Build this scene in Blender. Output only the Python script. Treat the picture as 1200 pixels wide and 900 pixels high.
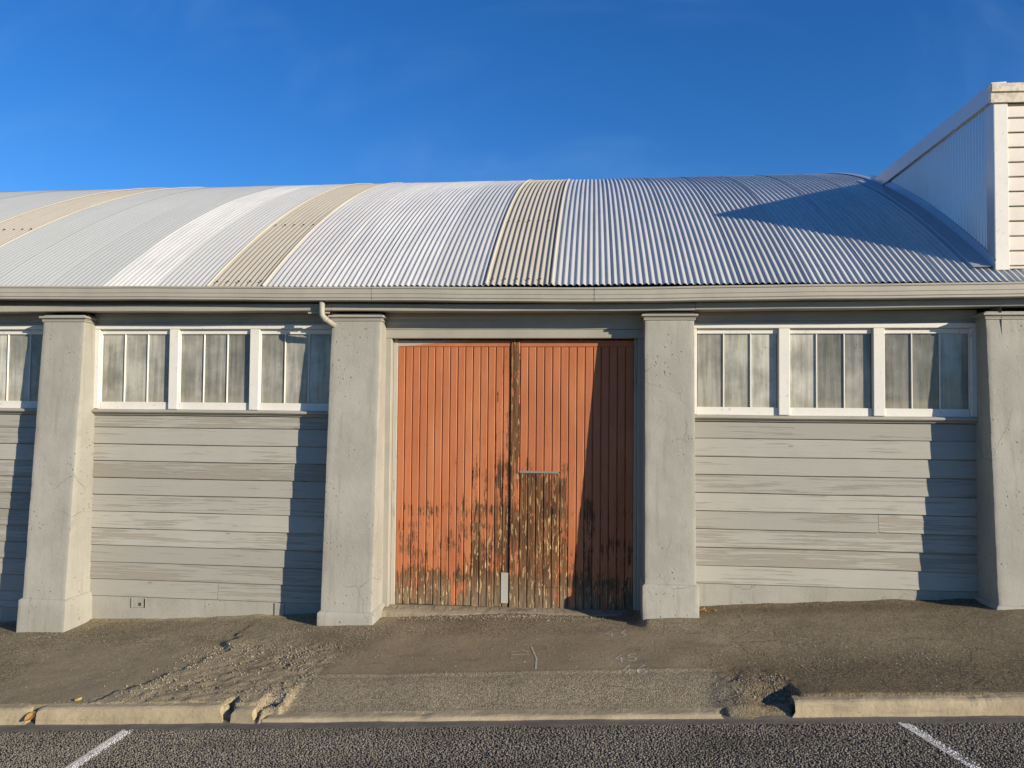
import bpy, math, random
import numpy as np
from mathutils import Vector
random.seed(7); rng = np.random.default_rng(11)
S = bpy.context.scene
for o in list(bpy.data.objects): bpy.data.objects.remove(o)
R = math.radians

# ------------------------------------------------------------------ camera
cam_d = bpy.data.cameras.new('camera'); cam = bpy.data.objects.new('camera', cam_d)
S.collection.objects.link(cam); S.camera = cam
cam_d.sensor_width = 36; cam_d.lens = 27.0; cam_d.clip_start = .05; cam_d.clip_end = 2000
CAM = Vector((0, -8.06, 2.2)); cam.location = CAM
def aim(yaw, pitch, roll):
    d = Vector((-math.sin(yaw)*math.cos(pitch), math.cos(yaw)*math.cos(pitch), math.sin(pitch)))
    r = Vector((math.cos(yaw), math.sin(yaw), 0)); u = r.cross(d)
    r2 = r*math.cos(roll)+u*math.sin(roll); u2 = u*math.cos(roll)-r*math.sin(roll)
    from mathutils import Matrix
    m = Matrix((r2, u2, -d)).transposed()
    cam.rotation_euler = m.to_euler()
aim(R(5.96), R(1.9), R(.53))

# ------------------------------------------------------------------ light
TO_SUN = Vector((1.55, -1.0, .55)).normalized()
elev = math.asin(TO_SUN.z); azim = math.atan2(TO_SUN.x, TO_SUN.y)
W = bpy.data.worlds.new('World'); S.world = W; W.use_nodes = True
wn = W.node_tree.nodes; wl = W.node_tree.links
bg = wn['Background']; sky = wn.new('ShaderNodeTexSky'); sky.sky_type = 'NISHITA'
sky.sun_disc = False; sky.sun_elevation = elev; sky.sun_rotation = azim
sky.air_density = 1.0; sky.dust_density = .0; sky.ozone_density = 6.0; sky.altitude = 50
hs = wn.new('ShaderNodeHueSaturation'); hs.inputs['Saturation'].default_value = 1.15; hs.inputs['Hue'].default_value = .508
wl.new(sky.outputs[0], hs.inputs['Color']); bg.inputs[1].default_value = .112
# thin high cirrus, everywhere in the sky
wtc = wn.new('ShaderNodeTexCoord'); wmp = wn.new('ShaderNodeMapping'); wmp.inputs['Rotation'].default_value = (.3, .9, .5); wmp.inputs['Scale'].default_value = (.7, 4.2, 1.6)
wl.new(wtc.outputs['Generated'], wmp.inputs[0]); wno = wn.new('ShaderNodeTexNoise'); wno.inputs['Scale'].default_value = 3.4; wno.inputs['Detail'].default_value = 7; wno.inputs['Distortion'].default_value = .8
wl.new(wmp.outputs[0], wno.inputs['Vector']); wmr = wn.new('ShaderNodeMapRange'); wmr.interpolation_type = 'SMOOTHSTEP'
for i_, x_ in enumerate((.46, .85, 0., .10)): wmr.inputs[i_+1].default_value = x_
wl.new(wno.outputs['Fac'], wmr.inputs[0]); wmx = wn.new('ShaderNodeMix'); wmx.data_type = 'RGBA'; wl.new(wmr.outputs[0], wmx.inputs[0])
wl.new(hs.outputs[0], wmx.inputs[6]); wmx.inputs[7].default_value = (2.6, 4.2, 6.2, 1); wl.new(wmx.outputs[2], bg.inputs[0])
sun_d = bpy.data.lights.new('sun', 'SUN'); sun = bpy.data.objects.new('sun', sun_d)
S.collection.objects.link(sun); sun_d.energy = 5.0; sun_d.angle = R(.5); sun_d.color = (1, .885, .72)
sun.rotation_euler = TO_SUN.to_track_quat('Z', 'Y').to_euler(); sun.location = (20, -20, 15)
S.view_settings.view_transform = 'Standard'; S.view_settings.look = 'None'
S.view_settings.exposure = .45; S.view_settings.gamma = 1

# ------------------------------------------------------------------ materials
class Mat:
    def __init__(s, name, rough=.8, metal=0, spec=.4):
        s.m = bpy.data.materials.new(name); s.m.use_nodes = True
        s.n = s.m.node_tree.nodes; s.l = s.m.node_tree.links
        s.b = s.n['Principled BSDF']; s.b.inputs['Roughness'].default_value = rough
        s.b.inputs['Metallic'].default_value = metal; s.b.inputs['Specular IOR Level'].default_value = spec
        g = s.n.new('ShaderNodeNewGeometry'); s.pos = g.outputs['Position']; s.island = g.outputs['Random Per Island']
        s.rand = s.n.new('ShaderNodeObjectInfo').outputs['Random']
        s.h = None
    def put(s, sock, v):
        if hasattr(v, 'is_output'): s.l.new(v, sock)
        else:
            if isinstance(v, tuple) and len(v) == 3 and len(sock.default_value) == 4: v = v+(1,)
            sock.default_value = v
    def co(s, sx=1, sy=1, sz=1, shift=None):
        m = s.n.new('ShaderNodeMapping'); s.l.new(s.pos, m.inputs[0]); m.inputs['Scale'].default_value = (sx, sy, sz)
        if shift is not None:
            k = s.n.new('ShaderNodeCombineXYZ'); a = s.math('MULTIPLY', shift, 37.)
            for i in range(3): s.l.new(a, k.inputs[i])
            s.l.new(k.outputs[0], m.inputs['Location'])
        return m.outputs[0]
    def noise(s, vec, scale, detail=5, rough=.6, dist=0):
        t = s.n.new('ShaderNodeTexNoise'); s.l.new(vec, t.inputs['Vector'])
        t.inputs['Scale'].default_value = scale; t.inputs['Detail'].default_value = detail
        t.inputs['Roughness'].default_value = rough; t.inputs['Distortion'].default_value = dist
        return t.outputs['Fac']
    def noisec(s, vec, scale, detail=3):
        t = s.n.new('ShaderNodeTexNoise'); s.l.new(vec, t.inputs['Vector'])
        t.inputs['Scale'].default_value = scale; t.inputs['Detail'].default_value = detail
        return t.outputs['Color']
    def voro(s, vec, scale, feat='F1', out='Distance'):
        t = s.n.new('ShaderNodeTexVoronoi'); s.l.new(vec, t.inputs['Vector']); t.feature = feat
        t.inputs['Scale'].default_value = scale
        return t.outputs[out]
    def ramp(s, v, a, b, lo=0., hi=1.):
        m = s.n.new('ShaderNodeMapRange'); s.l.new(v, m.inputs[0]); m.interpolation_type = 'SMOOTHSTEP'
        for i, x in enumerate((a, b, lo, hi)): s.put(m.inputs[i+1], x)
        return m.outputs[0]
    def math(s, op, a, b=0., c=0.):
        m = s.n.new('ShaderNodeMath'); m.operation = op
        s.put(m.inputs[0], a); s.put(m.inputs[1], b); s.put(m.inputs[2], c); return m.outputs[0]
    def sep(s, i):
        x = s.n.new('ShaderNodeSeparateXYZ'); s.l.new(s.pos, x.inputs[0]); return x.outputs[i]
    def attr(s, name):
        a = s.n.new('ShaderNodeAttribute'); a.attribute_name = name; return a.outputs['Fac']
    def mix(s, f, a, b, mode='MIX'):
        m = s.n.new('ShaderNodeMix'); m.data_type = 'RGBA'; m.blend_type = mode
        s.put(m.inputs[0], f); s.put(m.inputs[6], a); s.put(m.inputs[7], b); return m.outputs[2]
    def vmul(s, col, f):
        m = s.n.new('ShaderNodeMix'); m.data_type = 'RGBA'; m.blend_type = 'MULTIPLY'; m.inputs[0].default_value = 1
        s.put(m.inputs[6], col); k = s.n.new('ShaderNodeCombineXYZ')
        for i in range(3): s.l.new(f, k.inputs[i])
        s.l.new(k.outputs[0], m.inputs[7]); return m.outputs[2]
    def warp(s, vec, scale, amt):
        a = s.n.new('ShaderNodeVectorMath'); a.operation = 'SUBTRACT'; s.l.new(s.noisec(vec, scale), a.inputs[0]); a.inputs[1].default_value = (.5, .5, .5)
        b = s.n.new('ShaderNodeVectorMath'); b.operation = 'SCALE'; s.l.new(a.outputs[0], b.inputs[0]); b.inputs['Scale'].default_value = amt
        c = s.n.new('ShaderNodeVectorMath'); c.operation = 'ADD'; s.l.new(vec, c.inputs[0]); s.l.new(b.outputs[0], c.inputs[1]); return c.outputs[0]
    def bump(s, h, dist=.002, strength=1.):
        b = s.n.new('ShaderNodeBump'); b.inputs['Distance'].default_value = dist; b.inputs['Strength'].default_value = strength
        s.l.new(h, b.inputs['Height'])
        if s.h is not None: s.l.new(s.h, b.inputs['Normal'])
        s.h = b.outputs[0]; s.l.new(s.h, s.b.inputs['Normal'])
    def color(s, c): s.put(s.b.inputs['Base Color'], c)

def m_plaster(name, base, pitty=.5, crack=1.):
    k = Mat(name, .88, spec=.25); P = k.co()
    c = k.mix(k.ramp(k.noise(P, 1.7, 6), .3, .72), tuple(x*.88 for x in base), tuple(x*1.08 for x in base))
    c = k.mix(k.ramp(k.noise(k.co(6, 6, 1.2), 2.0, 5), .55, .75, 0, .25), c, (base[0]*.72, base[1]*.69, base[2]*.64))
    w = k.warp(P, 9, .10)
    e = k.voro(w, 1.9, 'DISTANCE_TO_EDGE')
    cm = k.math('MULTIPLY', k.ramp(e, .0008, .0035, 1, 0), k.ramp(k.noise(P, 1.1, 2), .54, .64))
    cm = k.math('MULTIPLY', cm, crack)
    pit = k.ramp(k.voro(k.warp(P, 30, .03), 19), .08, .20, 1, 0)
    pit = k.math('MULTIPLY', pit, k.ramp(k.noise(P, 2.3, 3), .62-.14*pitty, .72-.1*pitty))
    run = k.ramp(k.noise(k.co(16, 16, .7), 1., 5, .6), .52, .70, 0, .38)
    c = k.mix(run, c, (base[0]*.66, base[1]*.63, base[2]*.57))
    fl = k.ramp(k.noise(k.warp(P, 12, .06), 6.5, 6, .7), .655-.02*pitty, .675-.02*pitty)
    c = k.mix(k.math('MULTIPLY', fl, .55), c, (base[0]*1.12, base[1]*1.08, base[2]*.98))
    c = k.mix(k.math('MULTIPLY', cm, .42), c, (.16, .14, .11)); c = k.mix(k.math('MULTIPLY', pit, .7), c, (.15, .13, .10))
    k.color(c)
    k.bump(k.noise(P, 55, 6, .65), .004, .55)
    k.bump(k.noise(P, 7, 4), .012, .4)
    k.bump(k.math('SUBTRACT', k.math('SUBTRACT', 1., k.math('MAXIMUM', cm, pit)), k.math('MULTIPLY', fl, .25)), .006, .9)
    return k.m
def m_board(name, base, bare, amount=.5, axis='x'):
    k = Mat(name, .8, spec=.25)
    sc = (.75, 30, 34) if axis == 'x' else (26, 30, 1.1)
    V = k.co(*sc, shift=k.rand); P = k.co()
    g = k.noise(V, 1.6, 7, .65, .4)
    tone = k.math('MULTIPLY_ADD', k.rand, .26, .87)
    c = k.vmul(base, tone)
    c = k.mix(k.ramp(k.noise(P, 2.2, 5), .35, .7, 0, .35), c, tuple(x*.86 for x in base))
    wear = k.math('ADD', g, k.math('MULTIPLY', k.math('SUBTRACT', k.noise(k.co(.8, 1, 5, shift=k.rand), 1.3, 3), .5), .5))
    wear = k.math('ADD', wear, k.math('MULTIPLY', k.math('SUBTRACT', k.math('FRACT', k.math('MULTIPLY', k.rand, 7.31)), .55), .17)); mk = k.ramp(wear, .60-.1*amount, .69-.1*amount)
    bc = k.mix(k.noise(V, 3.5, 4), bare, tuple(x*.6 for x in bare))
    c = k.mix(k.math('MULTIPLY', mk, .58), c, bc); c = k.mix(k.ramp(k.noise(k.co(sc[0]*.6, 1, sc[2]*1.8, shift=k.rand), 2.2, 6, .7), .56, .70, 0, .45), c, tuple(x*.62 for x in base))
    kn = k.ramp(k.voro(k.co(1.3, 4, 5.5, shift=k.rand), 1.), .03, .06, .7, 0)
    c = k.mix(kn, c, (.16, .12, .08))
    k.color(c); k.bump(g, .005, .6); k.bump(k.math('SUBTRACT', 1., mk), .003, .8)
    return k.m
def m_white(name, base=(.66, .635, .565), wear=.3):
    k = Mat(name, .55, spec=.4); P = k.co()
    a = k.noise(k.co(14, 14, 14), 1.5, 6, .7)
    c = k.mix(k.ramp(a, .62-.1*wear, .72-.1*wear), base, (.46, .40, .31))
    c = k.mix(k.ramp(k.noise(P, 5, 4), .4, .7, 0, .25), c, tuple(x*.8 for x in base))
    k.color(c); k.bump(a, .003, .4); return k.m
def m_flatpaint(name, base, rough=.5):
    k = Mat(name, rough, spec=.4); P = k.co()
    c = k.mix(k.ramp(k.noise(P, 2.5, 6), .3, .7), tuple(x*.9 for x in base), tuple(x*1.05 for x in base))
    c = k.mix(k.ramp(k.noise(k.co(3, 10, 30), 2, 5), .6, .75, 0, .35), c, tuple(x*.7 for x in base))
    k.color(c); k.bump(k.noise(P, 40, 5), .002, .3); return k.m
def m_door(name, heavy, flat=None):
    k = Mat(name, .72, spec=.3); P = k.co(); z = k.sep(2)
    V = k.co(30, 24, 1.9); V2 = k.co(75, 30, 4.5)
    n1 = k.noise(V, 1., 7, .7, .6); n2 = k.noise(V2, 1., 5, .65, .8); n3 = k.noise(k.co(4.5, 3, 3.2), 1., 5, .65)
    def band(zc, w, amp):
        return k.math('MULTIPLY', k.ramp(k.math('ABSOLUTE', k.math('SUBTRACT', z, k.math('MULTIPLY_ADD', n3, .16, zc-.08))), 0, w, 1, 0), amp)
    lvl = k.ramp(z, .05, 2.7, .125, -.075)
    lvl = k.math('ADD', lvl, k.ramp(z, .08, .60, .12, 0.))
    if flat is not None: lvl = k.ramp(z, .05, 3., flat, flat*.75)
    for zc, w, a in () if flat is not None else ((1.13, .16, .085), (.42, .12, .06), (1.60, .14, .05), (.95, .08, .04), (.72, .2, .03)): lvl = k.math('ADD', lvl, band(zc, w, a))
    lvl = k.math('ADD', lvl, k.math('MULTIPLY', k.math('SUBTRACT', n3, .5), .46))
    lvl = k.math('ADD', lvl, k.ramp(k.math('ABSOLUTE', k.math('ADD', k.sep(0), .80)), .05, .75, .075, 0.))
    lvl = k.math('ADD', lvl, heavy)
    s = k.math('ADD', k.math('MULTIPLY_ADD', n1, .62, lvl), k.math('MULTIPLY', n2, .42))
    peel = k.ramp(s, .655, .672); halo = k.ramp(s, .635, .655)
    paint = k.mix(k.ramp(k.noise(k.co(3, 3, 1), 1.4, 5), .3, .7), (.385, .128, .048), (.475, .175, .072))
    paint = k.mix(k.math('MULTIPLY', k.rand, .45), paint, (.34, .10, .045))
    paint = k.mix(k.ramp(n1, .5, .72, 0, .28), paint, (.30, .085, .04)); paint = k.mix(k.ramp(k.noise(k.co(110, 40, 1.3), 1., 5, .65), .62, .68, 0, .65), paint, (.12, .04, .02))
    wood = k.mix(k.ramp(k.noise(k.co(70, 40, 3), 1., 6, .7), .35, .68), (.045, .02, .010), (.22, .105, .042))
    wood = k.mix(k.ramp(z, .12, .55, .85, 0.), wood, k.mix(k.ramp(n2, .4, .65), (.12, .085, .05), (.27, .20, .125)))
    prim = k.ramp(k.noise(k.co(62, 30, 7), 1., 4, .6), .60, .63)
    wood = k.mix(k.math('MULTIPLY', prim, k.ramp(z, .1, 1.9, .95, .5)), wood, (.60, .43, .20))
    fz = k.math('ADD', k.math('SUBTRACT', z, k.math('MULTIPLY_ADD', k.sep(0), .075, 3.037)), k.math('MULTIPLY', n3, .03))
    paint = k.mix(k.ramp(fz, .0, .02, 0, .85), paint, (.40, .37, .30))
    c = k.mix(k.math('MULTIPLY', halo, .4), paint, (.33, .10, .05)); c = k.mix(peel, c, wood)
    k.color(c)
    k.put(k.b.inputs['Roughness'], k.ramp(peel, 0, 1, .62, .9))
    k.bump(n1, .002, .4); k.bump(k.math('SUBTRACT', 1., peel), .0025, .9); return k.m
def m_metal(name, base, rough, metal, streak=.15, tint=None, spec=.5, speck=0., var=.16):
    k = Mat(name, rough, metal, spec); P = k.co()
    V = k.co(9, .55, .55, shift=k.rand)
    c = k.vmul(base, k.math('MULTIPLY_ADD', k.rand, var, 1-var/2))
    c = k.mix(k.ramp(k.noise(V, 1.5, 6), .42, .75, 0, streak*2), c, tint or tuple(x*.7 for x in base))
    c = k.mix(k.ramp(k.noise(P, 1.2, 4), .4, .7, 0, streak), c, tuple(x*.75 for x in base))
    if speck: c = k.mix(k.ramp(k.noise(P, 38, 4, .7), .57, .66, 0, speck), c, (.62, .54, .38))
    k.color(c); k.put(k.b.inputs['Roughness'], k.ramp(k.noise(V, 3, 4), .3, .7, max(.05, rough-.08), min(1, rough+.1)))
    k.bump(k.noise(P, 3, 3), .006, .25)
    return k.m
def m_glass():
    k = Mat('dirty_glass', .16, spec=.55); P = k.co(1, 1, 1, shift=k.rand)
    d = k.ramp(k.math('ADD', k.math('MULTIPLY', k.noise(P, 2.2, 6, .6), .6), k.math('MULTIPLY', k.noise(k.co(22, 22, 1.6, shift=k.rand), 1., 5, .6), .4)), .34, .66)
    e = k.ramp(k.noise(k.co(26, 26, 12, shift=k.rand), 1., 6, .75), .60, .72)
    dust = k.mix(d, (.30, .288, .238), (.56, .54, .455)); dust = k.vmul(dust, k.math('MULTIPLY_ADD', k.rand, .85, .42))
    z = k.sep(2); edge = k.ramp(k.math('SUBTRACT', z, k.math('MULTIPLY', k.noise(k.co(7, 1, 2), 1., 3), .12)), 2.22, 2.30, 1, 0)
    dust = k.mix(k.math('MULTIPLY', edge, .5), dust, (.42, .38, .28))
    dust = k.mix(k.math('MULTIPLY', e, .75), dust, (.07, .06, .045)); k.color(dust)
    k.put(k.b.inputs['Roughness'], k.ramp(d, 0, 1, .05, .3)); k.bump(k.noise(P, 4, 2), .004, .35)
    tr = k.n.new('ShaderNodeBsdfTransparent'); tr.inputs[0].default_value = (.75, .8, .78, 1)
    mx = k.n.new('ShaderNodeMixShader'); k.put(mx.inputs[0], k.ramp(d, 0, 1, .38, .16))
    k.l.new(k.b.outputs[0], mx.inputs[1]); k.l.new(tr.outputs[0], mx.inputs[2])
    k.l.new(mx.outputs[0], k.n['Material Output'].inputs[0]); return k.m
def m_asphalt():
    k = Mat('worn_asphalt', .92, spec=.2); P = k.co()
    c = k.mix(k.ramp(k.noise(P, 1.1, 6), .3, .7), (.195, .155, .086), (.335, .272, .162))
    st = k.voro(k.warp(P, 40, .01), 88, 'F1', 'Color'); sv = k.n.new('ShaderNodeSeparateColor'); k.l.new(st, sv.inputs[0])
    fine = k.ramp(sv.outputs[0], .55, 1.0, 0, .5)
    c = k.mix(fine, c, (.46, .40, .29)); c = k.mix(k.ramp(sv.outputs[1], .6, .95, 0, .75), c, (.07, .058, .042))
    c = k.mix(k.math('MULTIPLY', k.attr('smooth_patch'), .72), c, k.mix(k.noise(P, 4, 5), (.228, .182, .108), (.305, .247, .15)))
    c = k.mix(k.attr('dark_patch'), c, k.vmul((.145, .112, .065), k.math('MULTIPLY_ADD', sv.outputs[2], 1.2, .4)))
    c = k.mix(k.attr('grey_patch'), c, k.vmul((.262, .218, .14), k.math('MULTIPLY_ADD', sv.outputs[2], .8, .6)))
    c = k.mix(k.ramp(k.noise(k.co(1, 2.5, 1), 2.3, 5, .7), .62, .74, 0, .5), c, (.11, .086, .058))
    c = k.mix(k.attr('sand'), c, (.34, .275, .165)); k.color(c)
    ce = k.voro(k.warp(k.warp(P, 3, .25), 25, .03), 1.15, 'DISTANCE_TO_EDGE')
    cr = k.math('MULTIPLY', k.ramp(ce, .001, .006, 1, 0), k.ramp(k.noise(P, .9, 3), .55, .63))
    c = k.mix(k.math('MULTIPLY', cr, .55), c, (.055, .036, .024))
    c = k.mix(k.ramp(k.noise(k.co(.8, 1.6, 1), 2.6, 4, .55), .60, .66, 0, .28), c, (.12, .098, .066)); k.color(c)
    k.bump(k.math('SUBTRACT', 1., cr), .008, .8)
    h = k.math('ADD', k.math('MULTIPLY', k.voro(P, 100), -1.), k.math('MULTIPLY', k.noise(P, 160, 4), .8))
    rs = k.math('SUBTRACT', 1., k.math('MULTIPLY', k.attr('smooth_patch'), .65))
    k.bump(k.math('MULTIPLY', h, rs), .006, .75); k.bump(k.noise(P, 22, 5), .010, .35); return k.m
def m_kerb(name, base):
    k = Mat(name, .9, spec=.2); P = k.co()
    c = k.mix(k.ramp(k.noise(P, 5, 6), .3, .7), tuple(x*.8 for x in base), tuple(x*1.12 for x in base))
    c = k.mix(k.ramp(k.noise(P, 60, 4), .55, .7, 0, .55), c, tuple(x*.5 for x in base))
    c = k.mix(k.ramp(k.noise(k.co(2, 2, 18), 1.5, 4), .55, .7, 0, .3), c, (.2, .155, .09))
    k.color(c); k.bump(k.noise(P, 70, 6, .7), .006, .6); k.bump(k.noise(P, 14, 4), .01, .4); return k.m
def m_chips(name, a, b, dark):
    k = Mat(name, .75, spec=.35); P = k.co()
    c = k.mix(k.island, a, b); c = k.mix(k.ramp(k.noise(k.co(.7, 1.6, 1), 1.6, 5), .42, .66, 0, .6), c, dark); k.color(c); return k.m

M = dict(
    pillar=m_plaster('pillar_plaster', (.335, .322, .272), 1.0), plinth=m_plaster('plinth_concrete', (.325, .31, .26), .2, .8),
    board=m_board('weathered_board', (.345, .332, .282), (.30, .258, .195), .85), trim=m_flatpaint('grey_trim_paint', (.335, .315, .258), .6),
    gutter=m_flatpaint('gutter_paint', (.365, .338, .275), .5), white=m_white('white_paint'), glass=m_glass(),
    door=m_door('peeling_red_paint', -.035), doorh=m_door('bare_peeling_paint', 0., .185), doorc=m_door('stripped_post_paint', 0., .15), doorm=m_door('flaked_red_paint', .05), jamb=m_board('weathered_jamb', (.42, .385, .32), (.30, .24, .18), .8, 'z'),
    zinc=m_metal('zinc_sheet', (.60, .59, .545), .38, .22, .30, (.40, .41, .40), .5, 0., .24), zinc2=m_metal('dull_zinc_sheet', (.53, .535, .505), .42, .15, .16),
    aged=m_metal('aged_grey_sheet', (.375, .392, .38), .6, .1, .08, None, .5, 0., .05), white_sheet=m_metal('chalky_white_sheet', (.55, .55, .515), .45, .1, .3),
    brown=m_metal('lichen_brown_sheet', (.375, .345, .285), .85, 0, .2, (.31, .275, .21), .2, .3), lap=m_metal('yellowed_lap', (.58, .52, .38), .7, 0, .2),
    clad=m_metal('wall_cladding', (.50, .53, .56), .36, .65, .08), flash=m_metal('flashing', (.46, .49, .52), .4, .5, .1),
    cream=m_flatpaint('cream_paint', (.66, .60, .50), .6), peelw=m_white('peeling_white_board', (.62, .55, .42), 1.6),
    asphalt=m_asphalt(), kerb=m_kerb('kerb_concrete', (.38, .31, .195)), sill=m_kerb('sill_concrete', (.27, .225, .155)),
    chips=m_chips('chipseal_stone', (.12, .106, .082), (.275, .244, .188), (.095, .083, .060)), chipw=m_chips('painted_stone', (.50, .48, .42), (.74, .71, .64), (.4, .38, .33)),
    gravel=m_chips('loose_gravel', (.09, .075, .052), (.42, .36, .26), (.17, .14, .10)),
    bitumen=m_flatpaint('bitumen', (.085, .077, .065), .9), channel=m_kerb('channel_concrete', (.17, .15, .115)),
    line=m_white('road_paint', (.62, .60, .53), 1.2), chalk=m_white('chalk', (.50, .45, .35), 1.1),
    dark=m_flatpaint('interior_dark', (.10, .09, .08), .9), timber=m_board('bare_timber', (.40, .33, .24), (.3, .24, .16), .5),
    steel=m_metal('old_steel', (.30, .28, .25), .6, .5), plate=m_flatpaint('grey_plate', (.40, .37, .31), .5), leaf=m_flatpaint('dry_leaf', (.30, .17, .06), .8),
    nail=m_flatpaint('rusty_nail', (.05, .035, .025), .8), leafy=m_flatpaint('yellow_leaf', (.45, .34, .07), .8), earth=m_flatpaint('earth', (.16, .13, .09), .95))

# ------------------------------------------------------------------ builders
def mesh(name, v, f, mat=None, smooth=False):
    me = bpy.data.meshes.new(name); me.from_pydata([tuple(map(float, p)) for p in v], [], f); me.validate(); me.update()
    if mat: me.materials.append(M[mat] if isinstance(mat, str) else mat)
    if smooth: me.polygons.foreach_set('use_smooth', [True]*len(me.polygons))
    return me
def link(name, me, parent=None, loc=(0, 0, 0)):
    o = bpy.data.objects.new(name, me); S.collection.objects.link(o); o.location = loc
    if parent: o.parent = parent
    return o
def tag(o, label=None, cat=None, group=None, kind=None):
    for k_, v_ in (('label', label), ('category', cat), ('group', group), ('kind', kind)):
        if v_: o[k_] = v_
    return o
def box(x0, x1, y0, y1, z0, z1, c=.004):
    c = min(c, (x1-x0)*.4, (y1-y0)*.4, (z1-z0)*.4)
    v = []; idx = {}
    lo = (x0, y0, z0); hi = (x1, y1, z1)
    for sx in (0, 1):
        for sy in (0, 1):
            for sz in (0, 1):
                for a in range(3):
                    p = [hi[i] if q else lo[i] for i, q in enumerate((sx, sy, sz))]
                    for i, q in enumerate((sx, sy, sz)):
                        if i != a: p[i] += -c if q else c
                    idx[(sx, sy, sz, a)] = len(v); v.append(p)
    f = []
    def q_(a, s):   # main faces
        o = [i for i in range(3) if i != a]; r = []
        for (p, w) in ((0, 0), (1, 0), (1, 1), (0, 1)):
            k_ = [0, 0, 0]; k_[a] = s; k_[o[0]] = p; k_[o[1]] = w; r.append(idx[(*k_, a)])
        f.append(r)
    for a in range(3):
        for s_ in (0, 1): q_(a, s_)
    for a in range(3):      # edges along axis a
        o = [i for i in range(3) if i != a]
        for p in (0, 1):
            for w in (0, 1):
                k0 = [0, 0, 0]; k0[o[0]] = p; k0[o[1]] = w; k1 = list(k0); k1[a] = 1
                f.append([idx[(*k0, o[0])], idx[(*k1, o[0])], idx[(*k1, o[1])], idx[(*k0, o[1])]])
    for sx in (0, 1):
        for sy in (0, 1):
            for sz in (0, 1): f.append([idx[(sx, sy, sz, a)] for a in range(3)])
    return v, f
def fixn(me):
    import bmesh
    b = bmesh.new(); b.from_mesh(me); bmesh.ops.recalc_face_normals(b, faces=b.faces); b.to_mesh(me); b.free(); return me
def boxo(name, parent, mat, *d, c=.004): return link(name, fixn(mesh(name, *box(*d, c), mat)), parent)
def join(parts):
    V = []; F = []
    for v, f in parts:
        o = len(V); V += list(v); F += [[i+o for i in q] for q in f]
    return V, F
def prism(prof, x0, x1, n=1, zoff=None, jit=0., yoff=None):
    """extrude a (y,z) outline along x"""
    V = []; F = []; m = len(prof); ph = random.random()*50
    for i in range(n+1):
        x = x0+(x1-x0)*i/n; dz = zoff(x) if zoff else 0; dy = yoff(x) if yoff else 0
        jz = jit*(math.sin(x*2.3+ph)+.6*math.sin(x*5.9+ph*2)); jy = jit*.6*math.sin(x*3.1+ph*3)
        for (y, z) in prof: V.append((x, y+dy+jy, z+dz+jz))
    for i in range(n):
        for j in range(m):
            a = i*m+j; b = i*m+(j+1) % m; F.append([a, b, b+m, a+m])
    F.append(list(range(m))[::-1]); F.append([n*m+j for j in range(m)]); return V, F
def prismo(name, parent, mat, *a, **k): return link(name, fixn(mesh(name, *prism(*a, **k), mat)), parent)
# vectorised value noise
_T = rng.random((256, 256))
def vn(x, y):
    x = np.asarray(x, float); y = np.asarray(y, float); xi = np.floor(x).astype(int); yi = np.floor(y).astype(int)
    fx = x-xi; fy = y-yi; fx = fx*fx*(3-2*fx); fy = fy*fy*(3-2*fy)
    g = lambda i, j: _T[i & 255, j & 255]
    return (g(xi, yi)*(1-fx)+g(xi+1, yi)*fx)*(1-fy)+(g(xi, yi+1)*(1-fx)+g(xi+1, yi+1)*fx)*fy
def fbm(x, y, o=4):
    r = 0; a = .5
    for i in range(o): r = r+a*(vn(np.asarray(x)*2**i+i*17.3, np.asarray(y)*2**i+i*9.1)-.5); a *= .5
    return r
def sst(a, b, x): t = np.clip((np.asarray(x, float)-a)/(b-a), 0, 1); return t*t*(3-2*t)

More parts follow.
